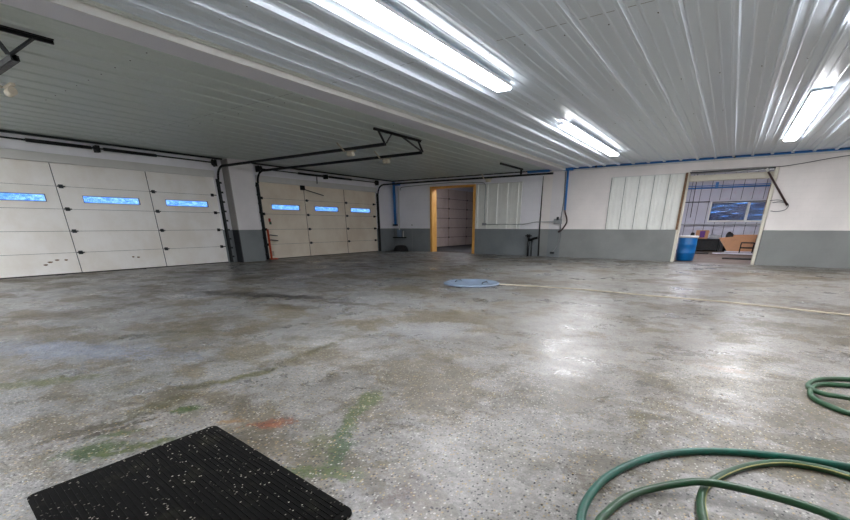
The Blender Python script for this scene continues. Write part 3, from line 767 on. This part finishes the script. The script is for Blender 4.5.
obj('screw_hole', B().lathe(-15.05, 19.70, [(.03,1.38),(.03,1.42)], 8), 'black', None, 'small black stub on the white wall above the grey band near the far corner', 'hook')
obj('cable', B().tube([(-15.05,19.7,1.24),(-15.05,19.7,.05)], .008, 6), 'greypipe', None, 'thin pale cable running down the grey band near the far corner', 'cable')
# corner pipes
cp = empty('corner_pipes', (-16.1, 19.62, .7), 'blue pipe in the far left corner by the cream garage door', 'pipe')
obj('blue_riser', B().tube([(-16.22,19.64,3.62),(-16.20,19.64,1.42)], .075, 10), 'blue', cp)
obj('blue_stub', B().box(-16.16, -15.80, 19.60, 19.72, 3.44, 3.54, .01), 'blue', cp)
obj('valve', B().box(-16.33, -16.08, 19.56, 19.72, 1.36, 1.44, .01), 'black', cp)
cp = empty('corner_conduit', (-15.95, 19.62, .7), 'pale conduit with a dark shelf bracket beside the corner blue pipe', 'conduit')
obj('riser', B().tube([(-15.93,19.66,3.36),(-15.93,19.66,1.1)], .035, 10), 'white', cp)
obj('outlet_box', B().box(-16.05, -15.82, 19.58, 19.73, .76, 1.14, .01), 'lidgrey', cp)
obj('side_pipe', B().tube([(-15.64,19.66,1.08),(-15.66,19.66,.74)], .03, 8), 'white', cp)
obj('shelf_bracket', B().box(-16.33, -15.50, 19.52, 19.74, .70, .755, .006), 'black', cp)
b = B(); b.lathe(-15.55, 19.27, [(.42,0),(.42,.05),(.36,.2),(.28,.30),(.1,.33)], 18)
obj('rubber_boot', b, 'rubber', None, 'black domed rubber tub on the floor in the far left corner', 'tub')
# hydrant-like valve near the pier
v = empty('floor_valve', (-7.9, 19.5, 0), 'dark standing water valve with a star handle near the pale pier', 'valve')
obj('standpipe', B().tube([(-7.95,19.5,0),(-7.95,19.5,.86)], .05, 10), 'darksteel', v)
obj('second_pipe', B().tube([(-7.78,19.5,0),(-7.78,19.5,.72)], .03, 8), 'darksteel', v)
obj('side_outlet', B().tube([(-7.95,19.5,.70),(-7.70,19.5,.80),(-7.52,19.5,.84)], .055, 10), 'black', v)
h = B()
for k in range(3):
    a = k*math.pi/3; h.bar((-7.95-.16*math.cos(a), 19.45, .92-.07*math.sin(a)), (-7.95+.16*math.cos(a), 19.45, .92+.07*math.sin(a)), .05, .05)
h.box(-8.0, -7.9, 19.42, 19.52, .84, .98, .01)
obj('handle', h, 'black', v)

# ------------------------------------------------------------------ floor things
dl = empty('drain_cover', (-5.2, 9.22, 0), 'round blue grey drain cover lying in the middle of the floor', 'cover')
obj('plate', B().lathe(-5.2, 9.22, [(.66,0),(.70,.012),(.70,.035),(.66,.05),(.60,.05),(.59,.042),(.05,.042)], 40), 'lidgrey', dl)
for s in (-1, 1): obj('lift_handle', B().tube([(-5.2+s*.38,9.05,.045),(-5.2+s*.38,9.1,.08),(-5.2+s*.38,9.3,.08),(-5.2+s*.38,9.35,.045)], .012, 6), 'darksteel', dl)
pts = smooth_path([(-4.50,9.34,.03),(-3.6,9.50,.03),(-2.75,9.59,.03),(-1.9,9.56,.03),(-1.13,9.49,.03),(.1,9.46,.03),(1.0,9.30,.03),(1.88,9.10,.03),(3.5,8.7,.03)])
obj('pale_hose', B().tube(pts, .016, 8), 'strip', None, 'thin pale hose lying straight from the round cover to the right border', 'hose')

# rubber mat with ridges
A_ = Vector((-2.90,.30,0)); B_ = Vector((-2.885,1.335,0)); C_ = Vector((-1.325,1.195,0)); D_ = C_+(A_-B_)
def rounded(ps, r, n=5):
    out = []
    for i, p in enumerate(ps):
        a, c = ps[i-1], ps[(i+1) % len(ps)]
        u = (a-p).normalized(); w = (c-p).normalized()
        for k in range(n+1):
            t = k/n; s = p+u*r*(1-t)**2+w*r*t**2
            out.append((s.x, s.y))
    return out
mt = empty('rubber_mat', ((A_+C_)/2), 'black ribbed rubber mat with pale flecks in the lower left foreground', 'mat')
obj('base', B().prism(rounded([A_, B_, C_, D_], .05), 0, .016), 'mat', mt)
rb = B(); n = 34
e = (C_-B_); dn = (A_-B_); en = e.normalized(); dnn = dn.normalized()
for k in range(n):
    s = B_+dn*((k+.7)/n*.955+.02)+en*.05; t = s+e*(1-.1/e.length)
    rb.bar(s+Vector((0,0,.017)), t+Vector((0,0,.017)), .014, .008)
obj('ridges', rb, 'mat', mt)

# garden hoses
def hose(name, pts, r, mat, label, stripe=None, n=10):
    P = smooth_path(pts, n)
    root = empty(name, (P[0].x, P[0].y, 0), label, 'hose')
    obj('tube', B().tube(P, r, 14), mat, root)
    if stripe:
        dx, dz = stripe
        Q = []
        for i, p in enumerate(P[:int(len(P)*.46)]):
            t = (P[min(i+1, len(P)-1)]-P[max(i-1, 0)]).normalized(); sd = t.cross(Vector((0,0,1))).normalized()
            Q.append(p+sd*dx*r*.80+Vector((0,0,dz*r*.62)))
        obj('stripe', B().tube(Q, r*.22, 6), 'stripe', root)
    return root
R = .021
hose('garden_hose', [(-.10,1.25,R),(-.24,1.5,R),(-.335,1.75,R),(-.355,1.95,R),(-.325,2.19,R),(-.23,2.44,R),(-.10,2.65,R),(.06,2.81,R),(.22,2.92,R),(.43,3.02,R),(.64,3.085,R),(.88,3.13,R),(1.3,3.16,R),(1.9,3.1,R)],
     .0235, 'hose_a', 'teal green hose arching widest across the lower right foreground')
hose('garden_hose', [(1.9,2.7,R),(1.3,2.93,R),(.87,3.00,R),(.77,3.02,R),(.63,3.005,R),(.51,2.95,R),(.36,2.80,R),(.24,2.61,R),(.165,2.42,R),(.15,2.26,R),(.17,2.08,R),(.22,1.8,R),(.2,1.5,R),(.02,1.32,R+.01),(-.17,1.45,R+.01),(-.255,1.75,R),(-.24,1.9,R),(-.18,2.08,R+.004),(-.07,2.23,.035),(.09,2.35,.065),(.18,2.39,.072),(.31,2.42,.07),(.49,2.43,.07),(.64,2.42,.065),(.78,2.38,.055),(1.1,2.25,.03),(1.6,2.0,R)],
     .022, 'hose_b', 'darker green hose with a yellow stripe crossing over itself in the lower right', (-1, .72))
hose('garden_hose', [(1.9,5.2,R),(1.5,5.24,R),(1.22,5.17,R),(1.03,5.06,R),(.91,4.90,R),(.865,4.70,R),(.93,4.50,.04),(1.05,4.42,.062),(1.25,4.38,.065),(1.7,4.3,R+.02),(2.2,4.5,R),(2.35,4.9,R),(2.0,5.05,R),(1.5,5.02,R),(1.15,4.93,R),(.96,4.84,R),(.87,4.62,R),(.86,4.40,R),(.95,4.24,R),(1.06,4.15,R),(1.3,4.05,R),(1.8,4.0,R)],
     .021, 'hose_b', 'coil of green hose at the right border of the floor')

# ------------------------------------------------------------------ world
w = bpy.data.worlds.new('dusk'); SC.world = w; w.use_nodes = True
t = w.node_tree; bg = t.nodes['Background']
tc = t.nodes.new('ShaderNodeTexCoord'); nz = t.nodes.new('ShaderNodeTexNoise'); nz.inputs['Scale'].default_value = 9; nz.inputs['Detail'].default_value = 5
mx = t.nodes.new('ShaderNodeMix'); mx.data_type = 'RGBA'
t.links.new(tc.outputs['Generated'], nz.inputs[0]); t.links.new(nz.outputs[0], mx.inputs[0])
mx.inputs[6].default_value = (.06,.22,.75,1); mx.inputs[7].default_value = (.30,.55,1.0,1)
t.links.new(mx.outputs[2], bg.inputs[0]); bg.inputs[1].default_value = .72

# ------------------------------------------------------------------ camera (level horizon, pitched down, lens shift)
cam = bpy.data.cameras.new('camera'); co = bpy.data.objects.new('camera', cam); C.objects.link(co)
f_px, cx, cy = 410.018, 442.145, 383.381
cam.sensor_fit = 'HORIZONTAL'; cam.sensor_width = 36; cam.lens = f_px/850*36
cam.shift_x = (425-cx)/850; cam.shift_y = (cy-260)/850
co.location = (0,0,1.38374); co.rotation_euler = (math.pi/2-.36796, 0, .58386)
cam.clip_start = .02; cam.clip_end = 200
SC.camera = co

# ------------------------------------------------------------------ survey units to metres
done = set()
for o in bpy.data.objects:
    o.location = o.location*K
    if o.type == 'MESH' and o.data.name not in done:
        o.data.transform(Matrix.Scale(K, 4)); done.add(o.data.name)
SC.view_settings.view_transform = 'Standard'; SC.view_settings.look = 'None'
SC.cycles.caustics_reflective = False
SC.cycles.diffuse_bounces = 8
SC.view_settings.exposure = 1.72; SC.view_settings.gamma = 1; SC.view_settings.use_curve_mapping = False
